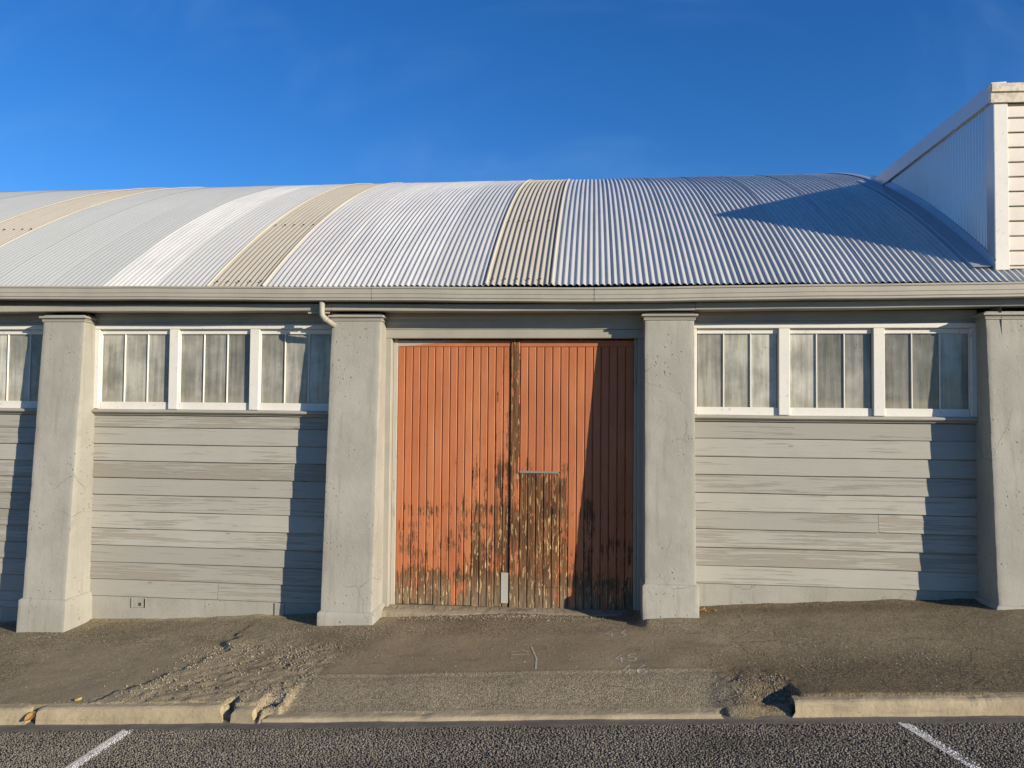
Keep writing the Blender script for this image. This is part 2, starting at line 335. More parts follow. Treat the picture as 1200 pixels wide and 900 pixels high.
# ------------------------------------------------------------------ ground
SL = .06
CRACK = [(-3.95, -2.46), (-3.72, -2.12), (-3.60, -1.94), (-3.42, -1.45), (-3.38, -1.15), (-3.46, -.70)]
def crackdist(X, Y):
    best = np.full(np.shape(X), 9.); side = np.zeros(np.shape(X))
    for (ax, ay), (bx, by) in zip(CRACK[:-1], CRACK[1:]):
        dx, dy = bx-ax, by-ay; L = dx*dx+dy*dy; t = np.clip(((X-ax)*dx+(Y-ay)*dy)/L, 0, 1)
        d = np.hypot(X-ax-t*dx, Y-ay-t*dy); s = np.sign(dx*(Y-ay)-dy*(X-ax)); m = d < best
        best = np.where(m, d, best); side = np.where(m, s, side)
    return best, -side      # positive to the right
def wob(X, Y, s=3., a=.12): return fbm(X*s, Y*s, 4)*a*2
def footz(X, Y):
    X = np.asarray(X, float); Y = np.asarray(Y, float)
    z = .12+.028*sst(-2.5, -.5, Y)
    d = wob(X, Y, 2.5, .10)
    cross = sst(-2.34, -2.30, X+d*.15)*(1-sst(.80, 1.15, X+d*.9))
    z = z-cross*sst(-1.90, -2.46, Y)*.090
    z = z-cross*(sst(-1.86, -1.88, Y)*.008-.006*np.exp(-((Y+1.85)/.02)**2))
    sunk = sst(.85, 1.25, X+d*.9)*(1-sst(1.43, 1.47, X))*sst(-2.10, -2.34, Y+d*.5); z = z-sunk*.075
    rub = sst(-2.50, -2.47, X)*(1-sst(-2.36, -2.31, X+d*.1))*sst(-2.16, -2.34, Y+d*.6); z = z-rub*.05
    hol = sst(-2.755, -2.73, X)*(1-sst(-2.70, -2.685, X))*sst(-2.29, -2.33, Y); z = z-hol*.09
    cd, cs = crackdist(X+wob(X, Y, 5, .12)+wob(X, Y, 22, .05), Y+wob(Y, X, 5, .12)+wob(Y, X, 22, .05))
    z = z+(.012+.03*vn(X*3, Y*3))*np.exp(-np.maximum(cd, 0)/.3)*(cs > 0)*sst(0, .035, cd)*sst(-2.5, -2.3, Y)-.006*np.exp(-(cd/.012)**2)*vn(X*6, Y*6)
    doorz = sst(-1.2, .35, X)*(1-sst(.45, .55, X))*sst(-.9, -.35, Y); z = z-doorz*.05
    z = z-.012*np.exp(-((X-1.9)/.9)**2-((Y+1.75)/.16)**2)-.01*np.exp(-((X+1.6)/.7)**2-((Y+1.2)/.25)**2)
    z = z+fbm(X*1.3, Y*1.3, 3)*.035+fbm(X*7, Y*7, 3)*.008*(1-.6*cross)+fbm(X*30, Y*30, 2)*.0025
    gap = sst(.93, .96, X)*(1-sst(1.40, 1.44, X))+sst(-2.49, -2.47, X)*(1-sst(-2.44, -2.42, X))
    z = z-.16*sst(-2.40, -2.425, Y)*(1-np.clip(gap, 0, 1))-.065*sst(-2.40, -2.51, Y)*gap
    rough = (cs > 0)*sst(.02, .2, cd)*(1-sst(-2.35, -2.15, X))*sst(-.7, -1.2, Y)*sst(-4.3, -3.9, X)+sst(.85, 1.1, X)*(1-sst(1.3, 1.7, X))*sst(-1.6, -2.0, Y)
    z = z+rough*(fbm(X*16, Y*16, 3)*.030+fbm(X*5, Y*5, 2)*.02)*(Y > -2.41)
    pile = np.zeros_like(z)
    for px in (-5.76, -2.47, .77, 4.03): pile = pile+np.exp(-((X-px)/.5)**2)*np.exp(-((Y+.55)/.22)**2)*.012
    z = z+pile+.016*sst(-.12, .0, Y)*(1+fbm(X*5, Y*5, 3)*2)
    return z+SL*X
xs = np.concatenate([np.arange(-22, -7, .25), np.arange(-7, 6, .02), np.arange(6, 16.01, .25)])
ys = np.concatenate([np.arange(-2.52, .02, .02), [.04, .3]])
GX, GY = np.meshgrid(xs, ys, indexing='ij'); GZ = footz(GX, GY)
nx, ny = GX.shape
v = np.stack([GX, GY, GZ], -1).reshape(-1, 3)
i0 = (np.arange(nx-1)[:, None]*ny+np.arange(ny-1)[None, :]).reshape(-1)
def gridmesh(name, v, quads, mat, smooth=True):
    me = bpy.data.meshes.new(name); me.vertices.add(len(v)); me.vertices.foreach_set('co', np.ascontiguousarray(v, dtype=np.float32).ravel())
    n, kk = quads.shape; me.loops.add(n*kk); me.loops.foreach_set('vertex_index', quads.ravel().astype(np.int32))
    me.polygons.add(n); me.polygons.foreach_set('loop_start', (np.arange(n)*kk).astype(np.int32)); me.polygons.foreach_set('loop_total', np.full(n, kk, np.int32))
    me.update(calc_edges=True); me.validate()
    if mat: me.materials.append(M[mat])
    if smooth: me.polygons.foreach_set('use_smooth', np.ones(n, bool))
    return me
foot_me = gridmesh('footpath', v, np.stack([i0, i0+ny, i0+ny+1, i0+1], 1), 'asphalt')
def addattr(me, name, a):
    t = me.attributes.new(name, 'FLOAT', 'POINT'); t.data.foreach_set('value', np.clip(a, 0, 1).astype(np.float32).ravel())
d1 = wob(GX, GY, 1.7, .35); cd, cs = crackdist(GX, GY)
sm = sst(-2.15, -1.95, GX+d1)*(1-sst(.75, 1.05, GX+d1))*sst(-1.88, -1.85, GY+wob(GX, GY, 9, .02))*(1-sst(-1.0, -.7, GY+d1))
sm2 = sst(-5.2, -4.8, GX+d1)*(cs < 0)*sst(.03, .15, cd)*(1-sst(-1.1, -.8, GY+d1))
sm3 = sst(-2.2, -2.0, GX+d1)*(1-sst(-1.3, -1.1, GX))*sst(-1.75, -1.6, GY)*(1-sst(-1.2, -1.0, GY))
addattr(foot_me, 'smooth_patch', np.maximum(sm*.85, sm2*.9))
dk = sst(.85, 1.2, GX+d1)*(.35+.65*sst(-1.3, -1.9, GY+d1*.5))+.5*sst(-.5, -.25, GY+d1*.3)*(GX > -2)+.35*(sst(-2.9, -2.6, GX+d1)*(1-sst(-2.0, -1.8, GX+d1))*sst(-1.3, -1.1, GY)*(1-sst(-.6, -.4, GY)))
addattr(foot_me, 'dark_patch', dk*(1-.3*fbm(GX*2, GY*2, 3)))
gp = sst(-2.33, -2.31, GX+d1*.05)*(1-sst(.9, 1.0, GX+d1*.2))*sst(-1.86, -1.875, GY+wob(GX, GY, 9, .02))
addattr(foot_me, 'grey_patch', gp)
sand = (GX < -2.52)*(cs > 0)*sst(.03, .2, cd)*(1-sst(-2.4, -2.2, GX+d1*.3))*(1-sst(-1.5, -1.0, GY+d1))*.55*(GX > -4.2)+.55*sst(-.10, -.02, GY+fbm(GX*8, GY*8, 3)*.15)*(GX < -2.6)+.35*sst(-2.32, -2.42, GY)
sand = sand+.8*np.exp(-((GY+.21)/.035)**2)*sst(-2.25, -2.1, GX)*(1-sst(-.1, .3, GX))
addattr(foot_me, 'sand', sand*(.6+fbm(GX*14, GY*14, 3)*1.6))
foot = tag(link('footpath', foot_me), 'worn brown asphalt footpath with patched repairs along the warehouse wall', None, None, 'structure')

def slab(x0, x1, y0, y1, z, n=1):
    v = []; f = []
    for i in range(n+1):
        x = x0+(x1-x0)*i/n; v += [(x, y0, z+SL*x), (x, y1, z+SL*x)]
    for i in range(n): f.append([2*i, 2*i+2, 2*i+3, 2*i+1])
    return v, f
tag(link('ground', mesh('ground', [(-400, -400, -30), (400, -400, 18), (400, 400, 18), (-400, 400, -30)], [[0, 1, 2, 3]], 'earth')), kind='structure')
road = tag(link('road', mesh('road', *slab(-60, 60, -14, -2.57, -.002), 'bitumen')), 'dark grey chipseal road beside the kerb', None, None, 'structure')
# gutter channel between kerb and chipseal
cx = np.arange(-9, 8, .03); cy = np.array([-2.62, -2.60, -2.585, -2.56, -2.53, -2.50, -2.47, -2.43])
CX, CY = np.meshgrid(cx, cy, indexing='ij'); CZ = .004+SL*CX+fbm(CX*4, CY*9, 4)*.012-.006*np.exp(-((CY+2.52)/.03)**2)
CYY = CY+np.where(CY < -2.58, fbm(CX*9, CY*3, 3)*.06, 0); n2 = CX.shape[1]
i1 = (np.arange(CX.shape[0]-1)[:, None]*n2+np.arange(n2-1)[None, :]).reshape(-1)
tag(link('gutter_channel', gridmesh('gutter_channel', np.stack([CX, CYY, CZ], -1).reshape(-1, 3), np.stack([i1, i1+n2, i1+n2+1, i1+1], 1), 'channel')), kind='structure')
# chipseal stones
def stones(px, py, pz, r, flat=.6):
    n = len(px); base = np.array([[1, 0, 0], [0, 1, 0], [-1, 0, 0], [0, -1, 0], [.15, .1, 1], [0, 0, -1]], float)
    P = np.repeat(base[None], n, 0)*(1+rng.uniform(-.35, .35, (n, 6, 3)))
    P[:, :, :] += rng.uniform(-.15, .15, (n, 6, 3)); P[:, :, 2] *= flat
    a = rng.uniform(0, 6.283, n); ca, sa = np.cos(a), np.sin(a)
    X = P[:, :, 0]*ca[:, None]-P[:, :, 1]*sa[:, None]; Y = P[:, :, 0]*sa[:, None]+P[:, :, 1]*ca[:, None]
    V = np.stack([X*r[:, None]+px[:, None], Y*r[:, None]+py[:, None], P[:, :, 2]*r[:, None]+pz[:, None]], -1).reshape(-1, 3)
    T = np.array([[0, 1, 4], [1, 2, 4], [2, 3, 4], [3, 0, 4], [1, 0, 5], [2, 1, 5], [3, 2, 5], [0, 3, 5]])
    return V, (np.arange(n)[:, None, None]*6+T[None]).reshape(-1, 3)
st = .0138; ax = np.arange(-5.6, 4.6, st); ay = np.arange(-3.75, -2.59, st); AX, AY = np.meshgrid(ax, ay)
AX = (AX+rng.uniform(-.5, .5, AX.shape)*st).ravel(); AY = (AY+rng.uniform(-.5, .5, AY.shape)*st).ravel()
keep = AY < -2.60+fbm(AX*6, AX*2+5, 3)*.05
keep &= rng.random(len(AX)) < np.clip(.93+fbm(AX*2, AY*2, 3)*.5, .6, 1); AX, AY = AX[keep], AY[keep]
rr = rng.uniform(.0050, .0098, len(AX)); V, T = stones(AX, AY, SL*AX+.002+fbm(AX*.9, AY*.9, 2)*.01, rr)
chip_me = gridmesh('road_chips', V, T, 'chips', False); chip_me.materials.append(M['chipw'])
LINES = [((-3.405, -2.60), (-3.44, -3.9)), ((2.085, -2.60), (2.40, -3.9))]
onl = np.zeros(len(AX), bool)
for (a, b), wdt in zip(LINES, (.047, .040)):
    cxl = a[0]+(AY-a[1])/(b[1]-a[1])*(b[0]-a[0]); onl |= (np.abs(AX-cxl) < wdt+rng.uniform(-.008, .004, len(AX)))
onl &= rng.random(len(AX)) < .80+fbm(AX*9, AY*9, 3)*.9-(AX > 0)*.12
chip_me.polygons.foreach_set('material_index', np.repeat(onl.astype(np.int32), 8))
tag(link('road_chips', chip_me), 'grey stone chips bedded in the road surface', None, None, 'stuff')
for (a, b), wdt in zip(LINES, (.047, .040)):
    n = 20; v = []; f = []
    for i in range(n+1):
        t = i/n; x = a[0]+(b[0]-a[0])*t; y = a[1]+(b[1]-a[1])*t; w_ = wdt*(.94+random.random()*.1)
        v += [(x-w_, y, SL*x+.0025), (x+w_, y, SL*x+.0025)]
    for i in range(n): f.append([2*i, 2*i+1, 2*i+3, 2*i+2])
    link('parking_line', mesh('parking_line', v, f, 'line'), road)

# kerb blocks
kerb = tag(link('kerb', None), 'broken tan concrete kerb between footpath and road', None, None, 'structure')
def kerb_block(x0, x1, h=.12, tilt=0., sink=0., depth=.125, y=-2.5, rag0=0., rag1=0., name='kerb_block'):
    prof = []
    for i, (yy, zz) in enumerate([(0, -.12), (.006, .0), (.012, h*.45), (.018, h*.72), (.028, h*.90), (.045, h*.985), (.08, h), (depth, h+.001), (depth, -.12)]): prof.append((y+yy, zz))
    n = max(8, int((x1-x0)/.025)); V = []; F = []; m = len(prof)
    for i in range(n+1):
        t = i/n
        for j, (yy, zz) in enumerate(prof):
            x = x0+(x1-x0)*t; e0 = max(0, 1-(x-x0)/.05); e1 = max(0, 1-(x1-x)/.05); tt = max(0, zz)/h
            x += rag0*(tt if i == 0 else 0)*(.6+.8*random.random())-rag1*(tt if i == n else 0)*(.6+.8*random.random())
            q = float(fbm(x*11, yy*30+zz*25, 4)); q2 = float(fbm(x*45+9, yy*60+zz*60, 2))
            chip = max(0, float(fbm(x*5+3, 7.7, 3))-.16)*.05*(1 if 3 <= j <= 6 else 0)
            V.append((x, yy+q*.006+q2*.004+tilt*(x-x0)+chip*.5, zz+SL*x+q*.007+q2*.004-sink-(.012*(e0*e0+e1*e1) if zz > h*.8 else 0)-chip))
    for i in range(n):
        for j in range(m): a = i*m+j; b = i*m+(j+1) % m; F.append([a, b, b+m, a+m])
    F.append(list(range(m))[::-1]); F.append([n*m+j for j in range(m)])
    return link(name, fixn(mesh(name, V, F, 'kerb', False)), kerb)
for a in ((-9.5, -7.0), (-6.98, -4.32)): kerb_block(*a)
kerb_block(-4.235, -2.735, rag1=.035); kerb_block(-2.68, -2.475, h=.115, tilt=-.12, sink=.02, rag0=.015, rag1=.04)
kerb_block(-2.43, .93, h=.030, rag1=.03, name='low_kerb_block')
kerb_block(1.39, 3.9, h=.108, rag0=.10); kerb_block(3.915, 7.5)

# loose gravel
def scat(n, fx, fy): return fx(n), fy(n)
gx = []; gy = []; gr = []
def add_g(n, x0, x1, y0, y1, r0, r1, gx_sig=None):
    x = rng.uniform(x0, x1, n); y = rng.uniform(y0, y1, n) if gx_sig is None else rng.normal((y0+y1)/2, gx_sig, n)
    d = vn(x*3.1, y*3.1)*.5+vn(x*9, y*9)*.5; k = d+rng.uniform(-.28, .28, n) > .5; k &= np.minimum(np.minimum(x-x0, x1-x)/(.25*(x1-x0)), np.minimum(y-y0, y1-y)/(.25*(y1-y0)) if y1-y0 > .3 else 9) > rng.random(n)
    gx.extend(x[k]); gy.extend(y[k]); gr.extend((r0+(r1-r0)*rng.random(n)**2.5)[k])
add_g(14000, -3.85, -2.2, -2.44, -.95, .003, .0115); add_g(5000, -3.3, -1.9, -1.5, -.4, .002, .007); add_g(5000, .6, 4.5, -2.4, -.3, .002, .007); add_g(14000, -7, 5, -2.4, -.1, .002, .007)
add_g(700, -2.25, .9, -1.87, -1.87, .002, .006, .012); add_g(1400, -2.2, .4, -.36, -.10, .003, .009); add_g(900, -2.3, .6, -.62, -.3, .002, .006); add_g(2600, -2.6, .9, -.20, -.20, .003, .011, .035)
add_g(700, 1.55, 2.9, -1.66, -1.66, .003, .008, .07); add_g(1600, .9, 1.5, -2.42, -1.95, .003, .009); add_g(600, -2.52, -2.28, -2.42, -2.2, .004, .011)
add_g(1500, -7, 4, -.06, -.06, .002, .006, .05); add_g(800, -2.8, -2.0, -.8, -.46, .003, .007); add_g(700, -6.2, -5.3, -.75, -.46, .003, .007)
add_g(700, -4.3, -2.5, -2.45, -2.3, .003, .008); add_g(500, -5, 4, -2.44, -2.44, .002, .005, .02)
gx, gy, gr = map(np.array, (gx, gy, gr)); V, T = stones(gx, gy, footz(gx, gy)+gr*.25, gr, .75)
tag(link('gravel', gridmesh('gravel', V, T, 'gravel', False)), 'loose gravel and stone crumbs strewn over the footpath', None, None, 'stuff')

# chalk writing on the footpath
def gridz(x, y):
    i = min(max(int(np.searchsorted(xs, x))-1, 0), nx-2); j = min(max(int(np.searchsorted(ys, y))-1, 0), ny-2)
    a = (x-xs[i])/(xs[i+1]-xs[i]); b = (y-ys[j])/(ys[j+1]-ys[j])
    return float(GZ[i, j]*(1-a)*(1-b)+GZ[i+1, j]*a*(1-b)+GZ[i, j+1]*(1-a)*b+GZ[i+1, j+1]*a*b)
def chalk(strokes, w=.0075, name='chalk_mark'):
    V = []; F = []
    for stp in strokes:
        pts = []
        for (ax_, ay_), (bx_, by_) in zip(stp[:-1], stp[1:]):
            k_ = max(2, int(math.hypot(bx_-ax_, by_-ay_)/.012))
            for i in range(k_): pts.append((ax_+(bx_-ax_)*i/k_, ay_+(by_-ay_)*i/k_))
        pts.append(stp[-1]); o = len(V)
        for i, (x, y) in enumerate(pts):
            p0 = pts[max(0, i-1)]; p1 = pts[min(len(pts)-1, i+1)]; L = math.hypot(p1[0]-p0[0], p1[1]-p0[1]) or 1
            nx_, ny_ = -(p1[1]-p0[1])/L, (p1[0]-p0[0])/L; ww = w*(.7+.6*random.random())
            for s_ in (-1, 1):
                X_, Y_ = x+nx_*ww*s_, y+ny_*ww*s_; V.append((X_, Y_, gridz(X_, Y_)+.0022))
        for i in range(len(pts)-1):
            if random.random() < .9: F.append([o+2*i, o+2*i+1, o+2*i+3, o+2*i+2])
    return link(name, mesh(name, V, F, 'chalk'), foot)
def glyph(ch, x, y, w, h):
    G = {'4': [[(.75, 1), (.05, .4), (1, .4)], [(.7, .65), (.7, 0)]], '5': [[(1, 1), (.25, 1), (.15, .55), (.7, .6), (.95, .3), (.6, 0), (.05, .08)]],
         '6': [[(.85, 1), (.3, .7), (.1, .3), (.45, 0), (.9, .25), (.6, .5), (.15, .35)]], '7': [[(0, .9), (1, 1), (.45, 0)]],
         '3': [[(.1, .95), (.8, .95), (.45, .55), (.95, .3), (.5, 0), (.05, .08)]], '2': [[(.05, .8), (.5, 1), (.9, .75), (.1, 0), (1, .03)]]}[ch]
    return [[(x+a*w, y+b*h) for a, b in s_] for s_ in G]
chalk(glyph('7', .085, -.75, .085, .20)+glyph('2', .19, -.75, .085, .18)); chalk(glyph('4', .13, -1.0, .09, .20)+glyph('3', .24, -1.0, .09, .2))
chalk(glyph('4', .20, -1.66, .075, .17)+glyph('5', .30, -1.64, .08, .16)); chalk(glyph('4', .25, -1.93, .08, .19)+glyph('6', .36, -1.93, .085, .18))
chalk([[(-.69, -1.35), (-.60, -1.30), (-.53, -1.36)], [(-.68, -1.43), (-.52, -1.42)], [(-.52, -1.22), (-.45, -1.55), (-.44, -1.80)], [(-.67, -1.50), (-.66, -1.53)], [(-.55, -1.60), (-.54, -1.63)]], .007)

# fallen leaves
def leaf(x, y, z, s, a, mat, label):
    v = []; f = []
    for i in range(5):
        t = i/4-.5; w_ = .5*math.cos(t*math.pi)**.8*.6 if abs(t) < .49 else .04
        for j in (-1, 0, 1): v.append((t*s, j*w_*s, s*(.25*abs(j)+.5*t*t)))
    for i in range(4):
        for j in range(2): q = i*3+j; f.append([q, q+1, q+4, q+3])
    v = [(p[0]*math.cos(a)-p[1]*math.sin(a), p[0]*math.sin(a)+p[1]*math.cos(a), p[2]) for p in v]
    o = link('fallen_leaf', mesh('fallen_leaf', v, f, mat), None, (x, y, z)); tag(o, label, 'leaf', 'dry leaves on the ground')
    m_ = o.modifiers.new('t', 'SOLIDIFY'); m_.thickness = .0015; o.rotation_euler = (random.uniform(-.5, .5), random.uniform(-.4, .4), 0); return o
for (x, y, s, a, m_, lb) in ((1.10, -.20, .07, .3, 'leaf', 'curled brown leaf against the pillar base right of the red door'), (1.13, -.30, .06, 1.6, 'leaf', 'brown leaf lying flat just in front of the pillar base right of the door'),
        (1.20, -.26, .06, 2.6, 'leaf', 'brown leaf a little right of the pillar base beside plinth'), (-3.98, -2.36, .05, .4, 'leafy', 'yellow leaf behind the left kerb')):
    leaf(x, y, float(footz(x, y))+.012, s, a, m_, lb)
leaf(-4.28, -2.49, SL*-4.28+.06, .09, 1.1, 'leaf', 'brown leaf wedged in the left kerb joint').rotation_euler = (1.0, .3, .3)

# ------------------------------------------------------------------ warehouse
wh = tag(link('warehouse', None, None, (0, 0, 0)), 'long grey warehouse with barrel iron roof and red double door', 'building')
PILL = [(-9.27, -8.77), (-6.00, -5.515), (-2.735, -2.205), (.525, 1.015), (3.78, 4.285), (7.04, 7.54)]
BASETOP = [-.1, .145, .13, .505, .41, .6]; PD0, PD1 = .225, .415     # projection at top and at z = .2
def gz(x): return .145+SL*x
def pdepth(z): return PD0+(PD1-PD0)*(3.17-z)/2.97
def loft(name, levels, mat, parent, amp=.004, seed=0.):
    """rounded rectangle rings; levels = (x0,x1,yfront,yback,z)"""
    V = []; F = []; rc = .006; ring = None
    for (x0, x1, yf, yb, z) in levels:
        pts = []
        for t in np.linspace(0, 1, 5)[:-1]: pts.append((x0, yb+(yf+rc-yb)*t))
        for q in (0, .5, 1): an = math.pi+q*math.pi/2; pts.append((x0+rc+rc*math.cos(an), yf+rc+rc*math.sin(an)))
        for t in np.linspace(0, 1, 14)[1:-1]: pts.append((x0+rc+(x1-x0-2*rc)*t, yf))
        for q in (0, .5, 1): an = 1.5*math.pi+q*math.pi/2; pts.append((x1-rc+rc*math.cos(an), yf+rc+rc*math.sin(an)))
        for t in np.linspace(0, 1, 5)[1:]: pts.append((x1, yf+rc+(yb-yf-rc)*t))
        ring = len(pts)
        for i, (x, y) in enumerate(pts):
            q = float(fbm(x*6+z*5.3+seed, y*6+z*7+seed, 3)); q2 = float(fbm(x*30+z*21+seed, y*30+z*33, 2))
            edge = 1 if i in (4, 5, 6, 18, 19, 20) else 0
            dx = (q*amp+q2*amp*.5)*(1 if i < 6 else -1 if i > 18 else 0); dy = q*amp+q2*amp*.45+edge*max(0, q2-.03)*amp*9
            V.append((x+dx, y+dy, z))
    n = len(levels)
    for k_ in range(n-1):
        for i in range(ring-1): a = k_*ring+i; F.append([a, a+1, a+1+ring, a+ring])
    F.append([(n-1)*ring+i for i in range(ring)]); F.append(list(range(ring))[::-1])
    me = fixn(mesh(name, V, F, mat, True)); me.set_sharp_from_angle(angle=R(40)); return link(name, me, parent)
for i, ((a, b), bt) in enumerate(zip(PILL, BASETOP)):
    zb = gz((a+b)/2)-.35; zs = np.linspace(bt-.05, 3.19, 46)
    p = loft('pillar', [(a, b, -pdepth(z), .03, z) for z in zs], 'pillar', wh, .0026, i*3.7)
    zs2 = list(np.linspace(zb, bt-.012, 12)); e = .026
    lv = [(a-e, b+e, -pdepth(z)-e, .03, z) for z in zs2]+[(a-e*.6, b+e*.6, -pdepth(bt)-e*.7, .03, bt-.002), (a-.002, b+.002, -pdepth(bt)-.003, .03, bt+.008)]
    loft('base', lv, 'pillar', p, .0035, i*5.1+2)
    yf = -PD0
    for z0, z1, o_ in ((3.112, 3.132, .014), (3.150, 3.174, .036)):
        boxo('cap', p, 'trim', a-o_, b+o_, yf-o_, .02, z0, z1, c=.006)
    boxo('cap', p, 'trim', a-.012, b+.012, yf-.014, .02, 3.1345, 3.1495, c=.002)

def sag(x): return float(np.interp(x, [-22, -6.44, -2.6, .02, 4.08, 9], [.06, .038, 0, -.027, 0, .02]))
def sag2(x): return float(np.interp(x, [-22, -6.5, -2.6, .02, 4.1, 9], [.012, .008, .004, -.012, .022, .03]))
# bays with windows and weatherboards
ZS = 2.156
def make_window():
    fr = [box(-.46, -.405, -.006, .045, 0, .89), box(.405, .46, -.006, .045, 0, .89), box(-.405, .405, -.010, .045, 0, .085), box(-.405, .405, -.006, .045, .838, .89)]
    me = {'window': fixn(mesh('window', *join(fr), 'white'))}
    W3 = .27
    me['pane'] = mesh('pane', *box(-.128, .128, .014, .020, .083, .840, .001), 'glass'); fixn(me['pane'])
    me['bar'] = fixn(mesh('glazing_bar', *box(-.0068, .0068, -.002, .034, .084, .839, .004), 'white')); return me
WM = make_window()
def window(xc):
    w_ = link('window', WM['window'], wh, (xc, 0, ZS+.004))
    for k_ in (-1, 0, 1): link('pane', WM['pane'], w_, (k_*.27, 0, 0))
    for k_ in (-1, 1): link('glazing_bar', WM['bar'], w_, (k_*.135, 0, 0))
def weatherboard(x0, x1, z0, z1, par=wh, mat='board', d0=.026, d1=.004, jit=.0012):
    ch = .004; g = .003
    prof = [(-.0005, z0), (-d0+ch, z0), (-d0, z0+ch), (-d1-.006, z1-.012), (-d1, z1-g), (-.0005, z1-g)]
    y0 = random.uniform(-.003, .001)
    return prismo('weatherboard', par, mat, [(y+y0 if y < -.001 else y, z) for y, z in prof], x0, x1, max(2, int((x1-x0)/.15)), None, jit)
def bay(a, b, zbot, top_seam, n, splits={}):
    a -= .0; w3 = (b-a)/3
    zs = [top_seam-(top_seam-zbot)*i/n for i in range(n+1)]
    weatherboard(a, b, top_seam, 2.10, d0=.020)
    for i in range(n):
        if i in splits: x = splits[i]; weatherboard(a, x-.002, zs[i+1], zs[i]); weatherboard(x+.002, b, zs[i+1], zs[i])
        else: weatherboard(a, b, zs[i+1], zs[i])
    boxo('plinth', wh, 'plinth', a-.02, b+.02, -.012, .12, gz(a)-.5, zbot-.002, c=.005)
    boxo('wall_core', wh, 'dark', a-.02, b+.02, .002, .11, zbot, 2.09)
    boxo('wall_core', wh, 'dark', a-.02, b+.02, .002, .11, 3.10, 3.42)
    prof = [(.05, 2.101), (-.030, 2.101), (-.036, 2.112), (-.046, 2.120), (-.070, 2.128), (-.078, 2.136), (-.078, 2.150), (-.072, 2.156), (-.02, 2.166), (.05, 2.17)]
    prismo('window_sill', wh, 'trim', prof, a-.004, b+.004, 8, None, .0015)
    for k_ in range(3): window(a+w3*(k_+.5))
    for k_ in range(4):
        x = a+w3*k_; hw = .055 if 0 < k_ < 3 else .03
        lo, hi = (x-hw, x+hw) if 0 < k_ < 3 else ((x-.01, x+.05) if k_ == 0 else (x-.05, x+.01))
        boxo('window_mullion', wh, 'white', lo, hi, -.042, -.0065, ZS+.012, 3.05, c=.005)
    boxo('window_head', wh, 'white', a-.004, b+.004, -.045, .06, 3.0505, 3.10, c=.005)
    prismo('frieze_board', wh, 'trim', [(.0, 3.101), (-.022, 3.101), (-.022, 3.125), (-.032, 3.135), (-.032, 3.155), (-.05, 3.175), (-.05, 3.225), (.0, 3.225)], a-.004, b+.004, 8, None, .001)
bay(-8.77, -6.00, -.06, 1.95, 11); bay(-5.515, -2.735, .105, 1.965, 10, {9: -4.03}); bay(1.015, 3.78, .452, 1.926, 8, {4: 2.85}); bay(4.285, 7.04, .64, 1.93, 7)
for x0, x1, z0, z1 in ((-5.025, -4.855, -.012, .092),):
    v_ = boxo('vent_block', wh, 'plinth', x0, x1, -.020, -.0125, z0, z1, c=.003); boxo('slot', v_, 'nail', x0+.085, x0+.115, -.0225, -.0205, z0+.02, z0+.055, c=.001)
    boxo('slot', v_, 'nail', x1-.022, x1-.006, -.0225, -.0205, z0+.004, z1-.004, c=.001); boxo('slot', v_, 'trim', x0+.001, x0+.018, -.024, -.0205, z0, z1, c=.001)
boxo('vent_block', wh, 'plinth', -3.39, -3.28, -.026, -.0125, -.045, .094, c=.006)
# fascia, soffit, gutter
for x0, x1 in ((-22, -9.3), (-9.298, -2.72), (-2.718, 1.02), (1.023, 7.6)):
    prismo('fascia', wh, 'trim', [(-.12, 3.212), (-.288, 3.212), (-.292, 3.218), (-.292, 3.278), (-.286, 3.284), (-.15, 3.287), (-.15, 3.44), (-.12, 3.44)], x0, x1, max(4, int((x1-x0)/.4)), sag2, .0025)
prismo('soffit', wh, 'trim', [(-.119, 3.228), (.06, 3.228), (.06, 3.245), (-.119, 3.245)], -22, 7.6, 30, sag2)
gp_ = [(-.295, 3.306), (-.400, 3.306), (-.408, 3.312), (-.408, 3.330), (-.416, 3.338), (-.416, 3.372), (-.421, 3.378), (-.421, 3.424), (-.430, 3.428), (-.432, 3.440), (-.428, 3.447), (-.418, 3.447), (-.412, 3.440), (-.412, 3.345), (-.400, 3.318), (-.300, 3.318), (-.296, 3.44), (-.2955, 3.44)]
for x0, x1, e in ((-22, -9, 0), (-8.998, -2.25, 0), (-2.252, .02, .002), (.018, 7.6, .005)):
    prismo('gutter', wh, 'gutter', [(y-e if y < -.39 else y, z-e*.4) for y, z in gp_], x0, x1, max(6, int((x1-x0)/.25)), sag, .0018)
def tube(name, pts, r, mat, parent, ns=14):
    V = []; F = []
    for i, p in enumerate(pts):
        p = Vector(p); d = (Vector(pts[min(i+1, len(pts)-1)])-Vector(pts[max(i-1, 0)])).normalized()
        u = d.cross(Vector((0, 1, 0.13))).normalized(); w_ = d.cross(u)
        for j in range(ns): an = j/ns*6.28318; V.append(p+u*r*math.cos(an)+w_*r*math.sin(an))
    for i in range(len(pts)-1):
        for j in range(ns): a = i*ns+j; b = i*ns+(j+1) % ns; F.append([a, b, b+ns, a+ns])
    F.append(list(range(ns))); F.append([(len(pts)-1)*ns+j for j in range(ns)])
    return link(name, fixn(mesh(name, V, F, mat, True)), parent)
dp = tube('downpipe', [(-2.80, -.35, 3.31), (-2.80, -.35, 3.20), (-2.798, -.348, 3.165), (-2.785, -.335, 3.14), (-2.755, -.30, 3.11), (-2.70, -.235, 3.065)], .030, 'gutter', wh)
tube('collar', [(-2.785, -.335, 3.137), (-2.760, -.306, 3.113)], .034, 'gutter', dp)
boxo('bracket', dp, 'gutter', -2.97, -2.735, -.30, -.294, 3.185, 3.202, c=.001)

